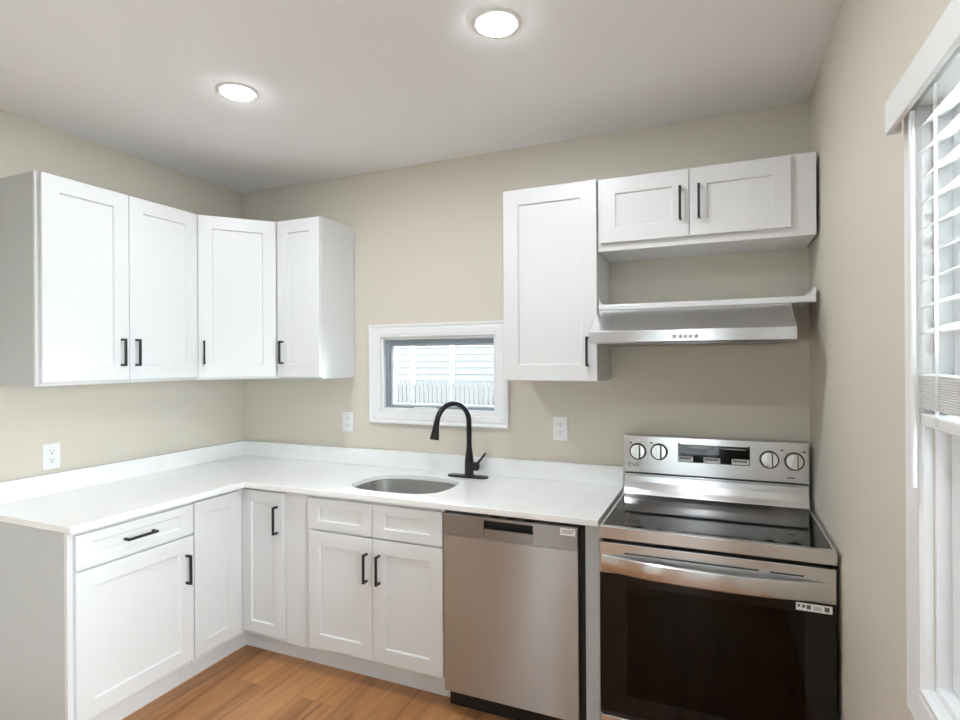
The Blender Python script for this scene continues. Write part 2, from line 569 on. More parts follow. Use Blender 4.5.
m.box(FD[0] + 0.05, FD[1] - 0.05, YR - 0.09, YR - 0.05, 0.004, 0.25)
m.box(FD[0] + 0.05, FD[1] - 0.05, YR - 0.09, YR - 0.05, FD[3] - 0.1, FD[3] - 0.002)
m.build('door_leaf', 'trim', d1)
MB().box(FD[0] + 0.048, FD[1] - 0.048, YR - 0.073, YR - 0.068, 0.248, FD[3] - 0.098).build('door_glass', 'pane', d1)

# ------------------------------------------------------------------ outside
struct(MB().box(-14, 18, -16, 16, -0.75, -0.65).build('ground', 'grass'))


def clapboard(m, axis, a0, a1, pos, sgn, z0, z1, pitch):
    n = int((z1 - z0) / pitch)
    for k in range(n):
        zb = z0 + k * pitch
        pts = [(pos, zb), (pos + sgn * 0.025, zb), (pos + sgn * 0.006, zb + pitch), (pos, zb + pitch)]
        m.prism(pts, a0, a1, 'x' if axis == 'x' else 'y')


nh = thing('neighbor_house', 'white clapboard house beyond the picket fence, seen through the small window', 'house', (-4.5, 9.0, -0.65))
m = MB()
m.box(-8.5, 1.5, 9.03, 12, -0.65, 4.8)
clapboard(m, 'x', -8.5, 1.5, 9.03, -1, -0.65, 4.8, 0.155)
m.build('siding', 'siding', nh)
for xx in (-3.9, -2.85):
    MB().box(xx - 0.05, xx + 0.05, 8.985, 9.02, 0.2, 3.0).build('corner_board', 'trim', nh)
MB().box(-6.4, -5.4, 8.97, 9.02, 1.1, 2.3, 0.01).build('window_frame', 'vinyl', nh)
yw = struct(MB().box(-6.0, 10.0, YR - 2.6, YR - 2.4, -0.65, 4.5).build('wall_yard', 'yard_wall'))  # unseen screen, added to set how bright the rear openings look
fc = thing('picket_fence', 'weathered white picket fence with pointed tops outside the small window', 'fence', (-3.0, 6.5, -0.65))
m = MB()
for zz in (-0.2, 0.7):
    m.box(-5.6, 0.9, 6.52, 6.56, zz, zz + 0.08)
m.build('fence_rail', 'fence', fc)
for k in range(68):
    xa = -5.5 + k * 0.094
    dz = random.uniform(-0.012, 0.012)
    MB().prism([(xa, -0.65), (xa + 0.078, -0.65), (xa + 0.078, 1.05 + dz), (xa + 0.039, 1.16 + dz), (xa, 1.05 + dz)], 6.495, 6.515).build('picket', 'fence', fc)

# ------------------------------------------------------------------ base cabinets
ZB, ZT = 0.115, 0.8845            # carcass bottom / top
# left run: drawer + door unit with finished end
bc = thing('base_cabinet', 'white shaker base cabinet with one drawer over one door, at the left end', 'cabinet', (0.3, -1.2, 0))
MB().box(0.004, 0.632, -1.4690, -0.929, ZB, ZT, 0.001).build('carcass', 'white', bc)
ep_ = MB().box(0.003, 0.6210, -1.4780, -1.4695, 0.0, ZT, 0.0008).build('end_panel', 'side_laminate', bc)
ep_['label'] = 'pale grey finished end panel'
MB().box(0.6215, 0.640, -1.4780, -1.4695, 0.0, ZT, 0.0012).build('face_frame', 'white', bc)
MB().box(0.02, 0.555, -1.4690, -0.929, 0.0, ZB).build('toe_kick', 'toe', bc)
front(bc, 'drawer', (0.6325, -1.4535, 0.733), P2, 0.522, 0.135, 0.038, 0.062, hpos=(0.254, 0.070), hlen=0.134, hor=True)
front(bc, 'door', (0.6325, -1.4535, 0.140), P2, 0.522, 0.583, 0.068, hpos=(0.482, 0.437), hlen=0.135)

# corner unit with two hinged leaves
cb = thing('corner_base_cabinet', 'white corner base cabinet with two narrow door leaves meeting at an inside corner', 'cabinet', (0.3, -0.3, 0))
MB().prism([(0.004, -0.927), (0.632, -0.927), (0.632, -0.602), (0.905, -0.602), (0.905, -0.004), (0.004, -0.004)], ZB, ZT, 'z').build('carcass', 'white', cb)
MB().prism([(0.02, -0.927), (0.555, -0.927), (0.555, -0.525), (0.905, -0.525), (0.905, -0.02), (0.02, -0.02)], 0, ZB, 'z').build('toe_kick', 'toe', cb)
front(cb, 'door', (0.6325, -0.924, 0.140), P2, 0.257, 0.732, 0.062)
front(cb, 'door', (0.6350, -0.6025, 0.140), 0, 0.2690, 0.732, 0.058, hpos=(0.2345, 0.596), hlen=0.14)

fp = MB().box(0.907, 1.0605, -0.603, -0.560, ZB, ZT, 0.001).build('filler_panel', 'white')
tag(fp, 'plain white filler panel between the corner cabinet and the sink cabinet', 'panel')
MB().box(0.907, 1.0605, -0.525, -0.505, 0.0, ZB - 0.001).build('toe_kick', 'toe', fp)

sb = thing('sink_base_cabinet', 'white shaker sink base cabinet with two false drawer fronts and two doors', 'cabinet', (1.43, -0.3, 0))
m = MB()
m.box(1.062, 1.080, -0.602, -0.004, ZB, ZT)
m.box(1.788, 1.806, -0.602, -0.004, ZB, ZT)
m.box(1.080, 1.788, -0.602, -0.004, ZB, ZB + 0.018)
m.box(1.080, 1.788, -0.022, -0.004, ZB + 0.018, ZT)
m.box(1.080, 1.788, -0.602, -0.584, ZB + 0.018, ZT)
m.build('carcass', 'white', sb)
MB().box(1.062, 1.8085, -0.525, -0.505, 0.0, ZB - 0.001).build('toe_kick', 'toe', sb)
for k, xa in enumerate((1.0645, 1.4385)):
    w_ = 0.3715 if k == 0 else 0.365
    front(sb, 'drawer_front', (xa, -0.6025, 0.716), 0, w_, 0.152, 0.043, 0.062)
    front(sb, 'door', (xa, -0.6025, 0.140), 0, w_, 0.567, 0.066, hpos=((0.343 if k == 0 else 0.038), 0.432), hlen=0.135)

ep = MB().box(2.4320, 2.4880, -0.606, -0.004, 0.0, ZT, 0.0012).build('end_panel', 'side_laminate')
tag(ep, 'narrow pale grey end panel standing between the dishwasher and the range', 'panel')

# ------------------------------------------------------------------ countertop with sink cut-out
CT, CB_ = 0.9135, 0.8860
SX, SY, SA, SBB = 1.455, -0.350, 0.263, 0.200


def sink_outline(grow, n=72):
    pts = []
    for k in range(n):
        a = 2 * math.pi * k / n
        c, s = math.cos(a), math.sin(a)
        e = 2 / 2.9
        pts.append((SX + (SA + grow) * math.copysign(abs(c) ** e, c), SY + (SBB + grow) * math.copysign(abs(s) ** e, s)))
    return pts


ct = thing('countertop', 'L-shaped white quartz countertop with a sink cut-out', 'countertop', (0.6, -0.3, CB_))
b = bmesh.new()
outer = [(0.004, -0.004), (0.004, -1.4848), (0.6724, -1.4848), (0.6724, -0.6412), (2.4910, -0.6412), (2.4910, -0.004)]
ov = [b.verts.new((x, y, CT)) for x, y in outer]
iv = [b.verts.new((x, y, CT)) for x, y in sink_outline(0)]
oe = [b.edges.new((ov[i], ov[(i + 1) % len(ov)])) for i in range(len(ov))]
ie = [b.edges.new((iv[i], iv[(i + 1) % len(iv)])) for i in range(len(iv))]
bmesh.ops.triangle_fill(b, use_beauty=True, use_dissolve=False, edges=oe + ie)
ext = bmesh.ops.extrude_face_region(b, geom=b.faces[:])
for v in [g for g in ext['geom'] if isinstance(g, bmesh.types.BMVert)]:
    v.co.z = CB_
bmesh.ops.recalc_face_normals(b, faces=b.faces[:])
slab = MB().merge(b).build('slab', 'quartz', ct)
bv = slab.modifiers.new('bevel', 'BEVEL')
bv.width, bv.segments, bv.limit_method, bv.angle_limit = 0.0035, 3, 'ANGLE', math.radians(60)
MB().box(0.004, 0.0240, -1.4848, -0.0245, CT + 0.0004, 1.0105, 0.002).build('backsplash', 'quartz', ct)
MB().box(0.004, 2.4910, -0.0240, -0.004, CT + 0.0004, 1.0105, 0.002).build('backsplash', 'quartz', ct)

sk = thing('sink', 'single undermount stainless steel sink bowl set in the white countertop', 'sink', (SX, SY, 0.70))
b = bmesh.new()
lev = [(0.022, CB_ - 0.0015), (0.004, CB_ - 0.0015), (0.001, CB_ - 0.004), (-0.002, 0.80), (-0.008, 0.745), (-0.020, 0.722), (-0.045, 0.712), (-0.10, 0.708), (-0.16, 0.706)]
rings = [[b.verts.new((x, y, z)) for x, y in sink_outline(g)] for g, z in lev]
n = len(rings[0])
for r0, r1 in zip(rings, rings[1:]):
    for k in range(n):
        b.faces.new((r0[k], r0[(k + 1) % n], r1[(k + 1) % n], r1[k]))
b.faces.new(rings[-1])
bmesh.ops.recalc_face_normals(b, faces=b.faces[:])
bowl = MB().merge(b).build('bowl', 'sink', sk, smooth=True)
sm = bowl.modifiers.new('solid', 'SOLIDIFY')
sm.thickness = 0.0012
MB().lathe([(0.055, 0.0), (0.055, 0.002), (0.048, 0.004), (0.040, 0.002), (0.012, 0.0025), (0.010, 0.008)], (SX, SY, 0.7075)).build('drain', 'steel_smooth', sk, smooth=True)

# faucet
fx, fy = 1.697, -0.098
fa = thing('kitchen_faucet', 'matte black gooseneck kitchen faucet with side lever behind the sink', 'faucet', (fx, fy, CT))
pts = []
for k in range(48):
    a = 2 * math.pi * k / 48
    c = 0.086 * (1 if math.cos(a) >= 0 else -1)
    pts.append((fx - 0.008 + c + 0.030 * math.cos(a), fy + 0.030 * math.sin(a)))
MB().prism(pts, CT + 0.0003, CT + 0.0085, 'z', 0.0018, 2).build('deck_plate', 'black', fa, smooth=True)
m = MB()
m.lathe([(0.027, 0.0082), (0.027, 0.012), (0.0245, 0.016), (0.0235, 0.085), (0.0205, 0.115), (0.0155, 0.150), (0.0150, 0.162)], (fx, fy, CT))
m.build('body', 'black', fa, smooth=True)
dirv = Vector((-0.105, -0.195, 0)).normalized()
base = Vector((fx, fy, 0))
pts = []
rr = 0.103
zc = 1.208
pts.append(base + Vector((0, 0, CT + 0.155)))
pts.append(base + Vector((0, 0, zc - 0.05)))
for k in range(0, 25):
    a = math.pi * k / 24 * 0.93
    pts.append(base + dirv * (rr - rr * math.cos(a)) + Vector((0, 0, zc + rr * math.sin(a))))
t = (pts[-1] - pts[-2]).normalized()
pts.append(pts[-1] + t * 0.012)
MB().tube(pts, 0.0138, 20).build('spout', 'black', fa, smooth=True)
e = pts[-1]
t = (t + Vector((0, 0, -0.6))).normalized()
m = MB()
m.tube([e - t * 0.002, e + t * 0.004, e + t * 0.006, e + t * 0.03, e + t * 0.070, e + t * 0.086, e + t * 0.0875], [0.0150, 0.0155, 0.0150, 0.0168, 0.0225, 0.0235, 0.021], 24)
m.build('spray_head', 'black', fa, smooth=True)
m = MB()
hz = CT + 0.062
m.cyl((fx + 0.015, fy - 0.004, hz), (fx + 0.054, fy - 0.014, hz), 0.0200, 0.0235, 28, 0.005)
m.tube([(fx + 0.048, fy - 0.014, hz + 0.010), (fx + 0.076, fy - 0.022, hz + 0.040), (fx + 0.106, fy - 0.030, hz + 0.076)], [0.0075, 0.006, 0.0052], 14)
m.build('lever', 'black', fa, smooth=True)

# ------------------------------------------------------------------ dishwasher
dw = thing('dishwasher', 'stainless steel dishwasher with pocket handle beside the sink cabinet', 'dishwasher', (2.11, -0.3, 0))
MB().box(1.8120, 2.4290, -0.596, -0.02, 0.098, 0.880, 0.002).build('tub_body', 'black_plastic', dw)
MB().box(1.8120, 2.4290, -0.570, -0.550, 0.004, 0.097).build('toe_plate', 'black_plastic', dw)
m = MB()
m.box(1.8180, 2.4090, -0.6385, -0.598, 0.102, 0.7795, 0.003)
m.build('door', 'steel', dw)
m = MB()
pa, pb, pz0, pz1 = 2.008, 2.224, 0.790, 0.860
m.box(1.8180, pa, -0.6395, -0.598, 0.7800, 0.872, 0.002)
m.box(pb, 2.4090, -0.6395, -0.598, 0.7800, 0.872, 0.002)
m.box(pa - 0.003, pb + 0.003, -0.6393, -0.598, pz1, 0.872, 0.002)
m.box(pa - 0.003, pb + 0.003, -0.6393, -0.598, 0.7800, pz0, 0.002)
cp_ = m.build('control_panel', 'steel_dark', dw)
m = MB()
m.box(pa, pb, -0.603, -0.5985, pz0, pz1)
m.build('pocket', 'black_plastic', cp_)
MB().prism([(-0.6375, pz0), (-0.604, pz0), (-0.604, pz0 + 0.010), (-0.628, pz0 + 0.033), (-0.6375, pz0 + 0.033)], pa + 0.001, pb - 0.001, 'x', 0.001).build('pocket_lip', 'steel_dark', cp_)
for k in range(3):
    MB().box(2.03 + k * 0.075, 2.075 + k * 0.075, -0.625, -0.612, 0.8720, 0.8728).build('touch_button', 'slot', cp_)
stk = MB().box(2.3380, 2.4000, -0.6402, -0.6398, 0.838, 0.866).build('sticker', 'paper', cp_)
m = MB()
for k, (a, z) in enumerate(((2.343, 0.858), (2.346, 0.8525), (2.343, 0.847))):
    m.box(a, 2.395 - 0.004 * k, -0.6405, -0.6403, z, z + 0.002)
m.build('print', 'ink', stk)

# ------------------------------------------------------------------ range
RX0, RX1 = 2.5035, 3.2755
rg = thing('range', 'freestanding stainless steel electric range with black glass top beside the right wall', 'range', ((RX0 + RX1) / 2, -0.35, 0))
CZ = 0.9055
FY = -0.690
m = MB()
m.box(RX0 + 0.004, RX0 + 0.020, -0.635, -0.02, 0.02, 0.858)
m.box(RX1 - 0.020, RX1 - 0.004, -0.635, -0.02, 0.02, 0.858)
m.box(RX0 + 0.020, RX1 - 0.020, -0.036, -0.02, 0.02, 0.858)
m.box(RX0 + 0.020, RX1 - 0.020, -0.635, -0.036, 0.02, 0.19)
m.box(RX0 + 0.020, RX1 - 0.020, -0.635, -0.036, 0.775, 0.858)
m.build('body', 'black_plastic', rg)
m = MB()
m.box(RX0 + 0.06, RX1 - 0.06, -0.60, -0.06, 0.1905, 0.193)
m.box(RX0 + 0.06, RX1 - 0.06, -0.062, -0.058, 0.193, 0.774)
cav = m.build('oven_liner', 'enamel', rg)
for zz in (0.345, 0.47, 0.60):
    m = MB()
    for yy in (-0.585, -0.075):
        m.cyl((RX0 + 0.025, yy, zz), (RX1 - 0.025, yy, zz), 0.0035, n=8)
    for k in range(19):
        xx = RX0 + 0.08 + k * (RX1 - RX0 - 0.16) / 18
        m.cyl((xx, -0.585, zz + 0.003), (xx, -0.075, zz + 0.003), 0.002, n=6)
    m.build('oven_rack', 'rack', rg)
# cooktop: steel rim around black glass
m = MB()
m.box(RX0, RX1, FY - 0.001, FY + 0.022, 0.861, CZ + 0.003, 0.003)
m.box(RX0, RX0 + 0.012, FY + 0.020, -0.1245, 0.861, CZ + 0.003, 0.002)
m.box(RX1 - 0.012, RX1, FY + 0.020, -0.1245, 0.861, CZ + 0.003, 0.002)
m.box(RX0 + 0.01, RX1 - 0.01, FY + 0.020, -0.04, 0.861, 0.898)
m.build('cooktop_rim', 'steel_smooth', rg)
ck = MB().box(RX0 + 0.0125, RX1 - 0.0125, FY + 0.0225, -0.1245, 0.8985, CZ + 0.0005, 0.001).build('glass_cooktop', 'glass_black', rg)
# backguard
m = MB()
m.prism([(-0.124, 0.8985), (-0.122, 0.908), (-0.108, 0.930), (-0.097, 0.958), (-0.093, 0.985), (-0.093, 0.996), (-0.03, 0.996), (-0.03, 0.8985)], RX0 + 0.003, RX1 - 0.005, 'x', 0.0015)
m.build('backguard_riser', 'steel_smooth', rg)
PY0, PY1 = -0.103, -0.092       # panel face at its foot and its top
cpn = MB().prism([(PY0, 1.006), (PY0 + 0.003, 1.003), (-0.022, 1.003), (-0.022, 1.176), (PY1, 1.176), (PY1 - 0.002, 1.173)], RX0 + 0.002, RX1 - 0.004, 'x', 0.001).build('control_panel', 'steel_smooth', rg)
MB().box(RX0 + 0.006, RX1 - 0.008, -0.088, -0.03, 0.9962, 1.0028).build('shadow_gap_strip', 'black_plastic', rg)
tilt = math.atan2(PY1 - PY0, 1.173 - 1.006)


def pyat(z):
    return PY0 + (PY1 - 0.002 - PY0) * (z - 1.006) / (1.173 - 1.006)


pn = Vector((0, -math.cos(tilt), math.sin(tilt)))
for kx_, kz_ in ((2.570, 1.103), (2.665, 1.106), (3.121, 1.099), (3.216, 1.097)):
    c = Vector((kx_, pyat(kz_), kz_))
    kb = MB().lathe([(0.0385, 0.0003), (0.0385, 0.004), (0.0355, 0.006), (0.033, 0.006)], c, pn).build('knob_bezel', 'black_plastic', rg, smooth=True)
    kn = MB().lathe([(0.0325, 0.0062), (0.0325, 0.016), (0.031, 0.0185), (0.010, 0.019)], c, pn)
    ko = kn.build('knob', 'knob', rg, smooth=True)
    mx = Matrix.Translation(c) @ Vector((0, 0, 1)).rotation_difference(pn).to_matrix().to_4x4()
    # the grip bar stands upright across the knob
    zdir = Vector((0, math.sin(tilt), math.cos(tilt)))
    rmx = Matrix((Vector((1, 0, 0)), zdir, pn)).transposed().to_4x4()
    rmx.translation = c
    MB().box(-0.0085, 0.0085, -0.0320, 0.0320, 0.0185, 0.0360, 0.002, mx=rmx).build('grip', 'knob', ko)
    MB().box(0.0090, 0.0130, -0.0285, 0.0285, 0.0192, 0.0200, mx=rmx).build('indicator_recess', 'slot', ko)  # thin dark strip along the grip's right edge


def on_panel(name, mt, xa, xb, za, zb, lift, parent, t=0.0006):
    zc_ = (za + zb) / 2
    zdir = Vector((0, math.sin(tilt), math.cos(tilt)))
    rmx = Matrix((Vector((1, 0, 0)), zdir, pn)).transposed().to_4x4()
    rmx.translation = Vector(((xa + xb) / 2, pyat(zc_), zc_))
    w_, h_ = (xb - xa) / 2, (zb - za) / 2
    return MB().box(-w_, w_, -h_, h_, lift, lift + t, mx=rmx).build(name, mt, parent)


dp = on_panel('display', 'glass_black', 2.748, 3.046, 1.0655, 1.146, 0.0004, cpn, 0.0012)
for xa, xb in ((2.7505, 2.812), (2.857, 2.926), (2.973, 3.0425)):
    lb = on_panel('sticker', 'paper', xa, xb, 1.069, 1.092, 0.0018, dp)
    m = MB()
    for j in range(7):
        on = xa + 0.005 + j * (xb - xa - 0.012) / 7
        zz = 1.0835
        y_ = pyat(zz) - 0.0027
        m.box(on, on + (xb - xa) / 11, y_, y_ + 0.0001, zz - 0.005, zz + 0.005)
    m.build('print', 'ink', lb)
m = MB()
fm = [(2.775, 1.1365), (2.83, 1.1390), (2.885, 1.1375), (2.90, 1.1350), (2.885, 1.1300), (2.82, 1.1310)]
for pset in (fm, [(2.91, 1.1350), (2.99, 1.1370), (3.035, 1.1340), (2.99, 1.1325)]):
    m.prism(pset, pyat(1.134) - 0.0035, pyat(1.134) - 0.0022, 'y')
m.build('peel_film', 'film', dp)
for xa, s_ in ((2.749, 1), (3.045, -1)):
    MB().prism([(xa, 1.140), (xa + s_ * 0.018, 1.143), (xa + s_ * 0.004, 1.150), (xa, 1.151)], pyat(1.145) - 0.003, pyat(1.145) - 0.0005, 'y').build('film_corner', 'black_plastic', dp)


def text_on(name, txt, size, mt, c, parent, mx_rot, bold=0.0):
    cu = bpy.data.curves.new(name, 'FONT')
    cu.body = txt
    cu.size = size
    cu.align_x, cu.align_y = 'CENTER', 'CENTER'
    cu.extrude = 0.0002
    cu.offset = bold
    o = bpy.data.objects.new(name, cu)
    COL.objects.link(o)
    dg = bpy.context.evaluated_depsgraph_get()
    me = bpy.data.meshes.new_from_object(o.evaluated_get(dg))
    bpy.data.objects.remove(o, do_unlink=True)
    mx = mx_rot.copy()
    mx.translation = c
    me.transform(mx)
    me.materials.clear()
    me.materials.append(M[mt])
    t_ = bpy.data.objects.new(name, me)
    COL.objects.link(t_)
    t_.parent = parent
    t_.matrix_parent_inverse = world_mx(parent).inverted()
    return t_


zdir = Vector((0, math.sin(tilt), math.cos(tilt)))
RP = Matrix((Vector((1, 0, 0)), zdir, pn)).transposed().to_4x4()
lc = Vector((2.5335, pyat(1.0402), 1.0402))
mb = MB()
b = bmesh.new()
n = 28
for r0, r1, a0, a1 in ((0.0105, 0.0090, 0.0, 2 * math.pi * 0.86), (0.0060, 0.0050, 1.2, 5.0)):
    A = [b.verts.new((r0 * math.cos(a0 + (a1 - a0) * k / n), r0 * math.sin(a0 + (a1 - a0) * k / n), 0.0006)) for k in range(n + 1)]
    B = [b.verts.new((r1 * math.cos(a0 + (a1 - a0) * k / n), r1 * math.sin(a0 + (a1 - a0) * k / n), 0.0006)) for k in range(n + 1)]
    for k in range(n):
        b.faces.new((A[k], A[k + 1], B[k + 1], B[k]))
mx = RP.copy()
mx.translation = lc
mb.merge(b)
for q in ((-0.0045, 0.003, 0.0018, 0.0018), (-0.0012, -0.0035, 0.0014, 0.008)):
    mb.box(q[0], q[0] + q[2], q[1], q[1] + q[3], 0.0004, 0.0007)
mb.build('logo_badge', 'ink', cpn, mx=mx)
text_on('logo_lettering', 'LG', 0.022, 'ink', Vector((2.562, pyat(1.0402), 1.0402)) + pn * 0.0006, cpn, RP, 0.0003)
MB().box(3.1875, 3.2170, pyat(1.026) - 0.0009, pyat(1.026) - 0.0003, 1.0240, 1.0280).build('model_print', 'ink', cpn)
for (xa, zz) in ((2.533, 1.142), (2.625, 1.146), (3.165, 1.140), (3.248, 1.137)):
    MB().box(xa, xa + 0.010, pyat(zz) - 0.0009, pyat(zz) - 0.0003, zz - 0.003, zz + 0.003).build('burner_symbol', 'ink', cpn)

# oven door
DZ0, DZ1 = 0.203, 0.8480
od = MB()
od.box(RX0 + 0.002, RX1 - 0.004, FY, -0.640, 0.7330, DZ1, 0.0025)
odr = od.build('oven_door', 'steel_smooth', rg)
m = MB()
m.box(RX0 + 0.002, RX0 + 0.10, FY + 0.001, -0.642, 0.2125, 0.7325, 0.001)
m.box(RX1 - 0.095, RX1 - 0.004, FY + 0.001, -0.642, 0.2125, 0.7325, 0.001)
m.box(RX0 + 0.099, RX1 - 0.094, FY + 0.001, -0.642, 0.2125, 0.285)
m.box(RX0 + 0.099, RX1 - 0.094, FY + 0.001, -0.642, 0.695, 0.7325)
m.build('door_glass', 'glass_black', odr)
MB().box(RX0 + 0.0995, RX1 - 0.0945, FY + 0.002, FY + 0.006, 0.2845, 0.6955).build('viewing_window', 'oven_glass', odr)
MB().box(RX0 + 0.002, RX1 - 0.004, FY + 0.0005, -0.642, 0.2030, 0.2120, 0.001).build('door_foot_trim', 'black_plastic', odr)
m = MB()
for xa, xb in ((2.596, 2.700), (2.704, 3.045), (3.080, 3.180)):
    m.box(xa, xb, FY - 0.0006, FY + 0.002, 0.8115, 0.8165)
m.build('vent_slot', 'slot', odr)
# bowed bar handle
b = bmesh.new()
n = 40
hz0, hz1 = 0.740, 0.802
rr_ = []
for k in range(n + 1):
    u = -1 + 2 * k / n
    xx = (RX0 + RX1) / 2 - 0.001 + u * 0.374
    out = 0.052 * (1 - abs(u) ** 2.2) + 0.004
    yo = FY - out
    th = 0.016
    prof = [(yo, hz0 + 0.006), (yo - 0.003, (hz0 + hz1) / 2), (yo, hz1 - 0.004), (yo + 0.004, hz1), (yo + th - 0.002, hz1), (min(yo + th, FY - 0.0005), hz1 - 0.004), (min(yo + th, FY - 0.0005), hz0 + 0.004), (yo + 0.006, hz0)]
    prof = [(min(p[0], FY - 0.0005), p[1]) for p in prof]
    rr_.append([b.verts.new((xx, p[0], p[1])) for p in prof])
for r0, r1 in zip(rr_, rr_[1:]):
    for k in range(8):
        b.faces.new((r0[k], r0[(k + 1) % 8], r1[(k + 1) % 8], r1[k]))
b.faces.new(rr_[0])
b.faces.new(rr_[-1][::-1])
bmesh.ops.recalc_face_normals(b, faces=b.faces[:])
MB().merge(b).build('handle', 'steel_smooth', odr, smooth=True)
stk = MB().box(3.1560, 3.2600, FY - 0.0002, FY + 0.0008, 0.7005, 0.7255).build('sticker', 'paper', odr)
m = MB()
m.box(3.160, 3.168, FY - 0.0006, FY - 0.0003, 0.712, 0.720)
m.box(3.174, 3.182, FY - 0.0006, FY - 0.0003, 0.710, 0.720)
m.box(3.187, 3.199, FY - 0.0006, FY - 0.0003, 0.707, 0.721)
for j in range(4):
    m.box(3.206, 3.232 - 0.003 * (j % 2), FY - 0.0006, FY - 0.0003, 0.7065 + j * 0.0035, 0.7078 + j * 0.0035)
m.box(3.238, 3.252, FY - 0.0006, FY - 0.0003, 0.706, 0.721)
m.build('print', 'ink', stk)
MB().box(RX0 + 0.002, RX1 - 0.004, FY + 0.002, -0.640, 0.030, 0.1965, 0.004).build('storage_drawer', 'steel_smooth', rg)
for xx in (RX0 + 0.05, RX1 - 0.05):
    for yy in (-0.60, -0.08):
        MB().cyl((xx, yy, 0.0), (xx, yy, 0.021), 0.018, n=20).build('foot', 'black_plastic', rg)

# ------------------------------------------------------------------ wall cabinets
UZ, UT = 1.4365, 2.3380
UD = 0.3045
wl = thing('upper_cabinet', 'white two-door wall cabinet hung at the left end, over the left wall outlet', 'cabinet', (0.15, -1.0, UZ))
MB().box(0.003, UD, -1.3955, -0.6225, UZ, UT, 0.001).build('carcass', 'white', wl)
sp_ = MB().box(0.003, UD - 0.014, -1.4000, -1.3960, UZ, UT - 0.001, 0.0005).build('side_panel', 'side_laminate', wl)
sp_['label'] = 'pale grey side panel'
MB().box(UD - 0.0138, UD, -1.4000, -1.3960, UZ, UT, 0.0005).build('face_frame', 'white', wl)
front(wl, 'door', (UD + 0.0008, -1.3855, UZ + 0.016), P2, 0.376, UT - UZ - 0.018, 0.070, hpos=(0.338, 0.130), hlen=0.13)
front(wl, 'door', (UD + 0.0008, -1.0070, UZ + 0.016), P2, 0.3815, UT - UZ - 0.018, 0.070, hpos=(0.031, 0.130), hlen=0.13)

dc = thing('corner_upper_cabinet', 'white corner wall cabinet with one angled door', 'cabinet', (0.2, -0.2, UZ))
A_ = Vector((UD, -0.6210, 0))
B_ = Vector((0.5865, -UD, 0))
MB().prism([(0.003, -0.6210), (A_.x, A_.y), (B_.x, B_.y), (0.5865, -0.003), (0.003, -0.003)], UZ, UT, 'z').build('carcass', 'white', dc)
ang = math.atan2(B_.y - A_.y, B_.x - A_.x)
dl = (B_ - A_).length
u_ = (B_ - A_).normalized()
nn = Vector((u_.y, -u_.x, 0))
st = A_ + u_ * 0.012 + nn * 0.0008
front(dc, 'door', (st.x, st.y, UZ + 0.010), ang, dl - 0.024, UT - UZ - 0.014, 0.070, hpos=(0.030, 0.140), hlen=0.128)

wn = thing('upper_cabinet', 'narrow white single-door wall cabinet left of the small window', 'cabinet', (0.74, -0.15, UZ))
MB().box(0.5885, 0.8990, -UD, -0.003, UZ, UT, 0.001).build('carcass', 'white', wn)
front(wn, 'door', (0.6000, -UD - 0.0008, UZ + 0.010), 0, 0.297, UT - UZ - 0.013, 0.070, hpos=(0.040, 0.140), hlen=0.13)

wt = thing('upper_cabinet', 'white single-door wall cabinet between the small window and the range hood', 'cabinet', (2.2, -0.15, UZ))
MB().box(1.9850, 2.4260, -UD, -0.003, UZ, UT, 0.001).build('carcass', 'white', wt)
front(wt, 'door', (1.9835, -UD - 0.0008, UZ + 0.004), 0, 0.4425, UT - UZ - 0.006, 0.072, hpos=(0.402, 0.131), hlen=0.133)

wo = thing('upper_cabinet', 'short white two-door wall cabinet above the open shelf and range hood', 'cabinet', (2.85, -0.15, 2.017))
MB().box(2.4285, 3.2740, -UD, -0.003, 2.0170, UT, 0.001).build('carcass', 'white', wo)
front(wo, 'door', (2.4420, -UD - 0.0008, 2.050), 0, 0.3700, UT - 2.050 - 0.008, 0.066, hpos=(0.336, 0.137), hlen=0.138)
front(wo, 'door', (2.8150, -UD - 0.0008, 2.050), 0, 0.3715, UT - 2.050 - 0.010, 0.066, hpos=(0.036, 0.137), hlen=0.138)

# shelf over the hood
sf = thing('shelf', 'long white open shelf with curved end brackets above the range hood', 'shelf', (2.85, -0.15, 1.765))
m = MB()
m.box(2.4285, 3.2720, -0.3020, -0.003, 1.7620, 1.7800, 0.002)
m.box(2.4285, 3.2720, -0.3080, -0.3000, 1.7550, 1.7760, 0.0025)
m.build('board', 'white', sf)
for xe, s_ in ((3.2720, -1), (2.4285, 1)):
    w_, h_ = (0.040, 0.031) if s_ < 0 else (0.024, 0.027)
    pts = [(xe, 1.7802), (xe + s_ * w_, 1.7802)]
    for k in range(1, 8):
        a = P2 * k / 8
        pts.append((xe + s_ * (0.008 + (w_ - 0.008) * (1 - math.sin(a))), 1.7802 + h_ * (1 - math.cos(a))))
    pts += [(xe + s_ * 0.006, 1.7802 + h_), (xe, 1.7802 + h_)]
    MB().prism(pts, -0.3020, -0.004, 'y').build('end_bracket', 'white', sf)

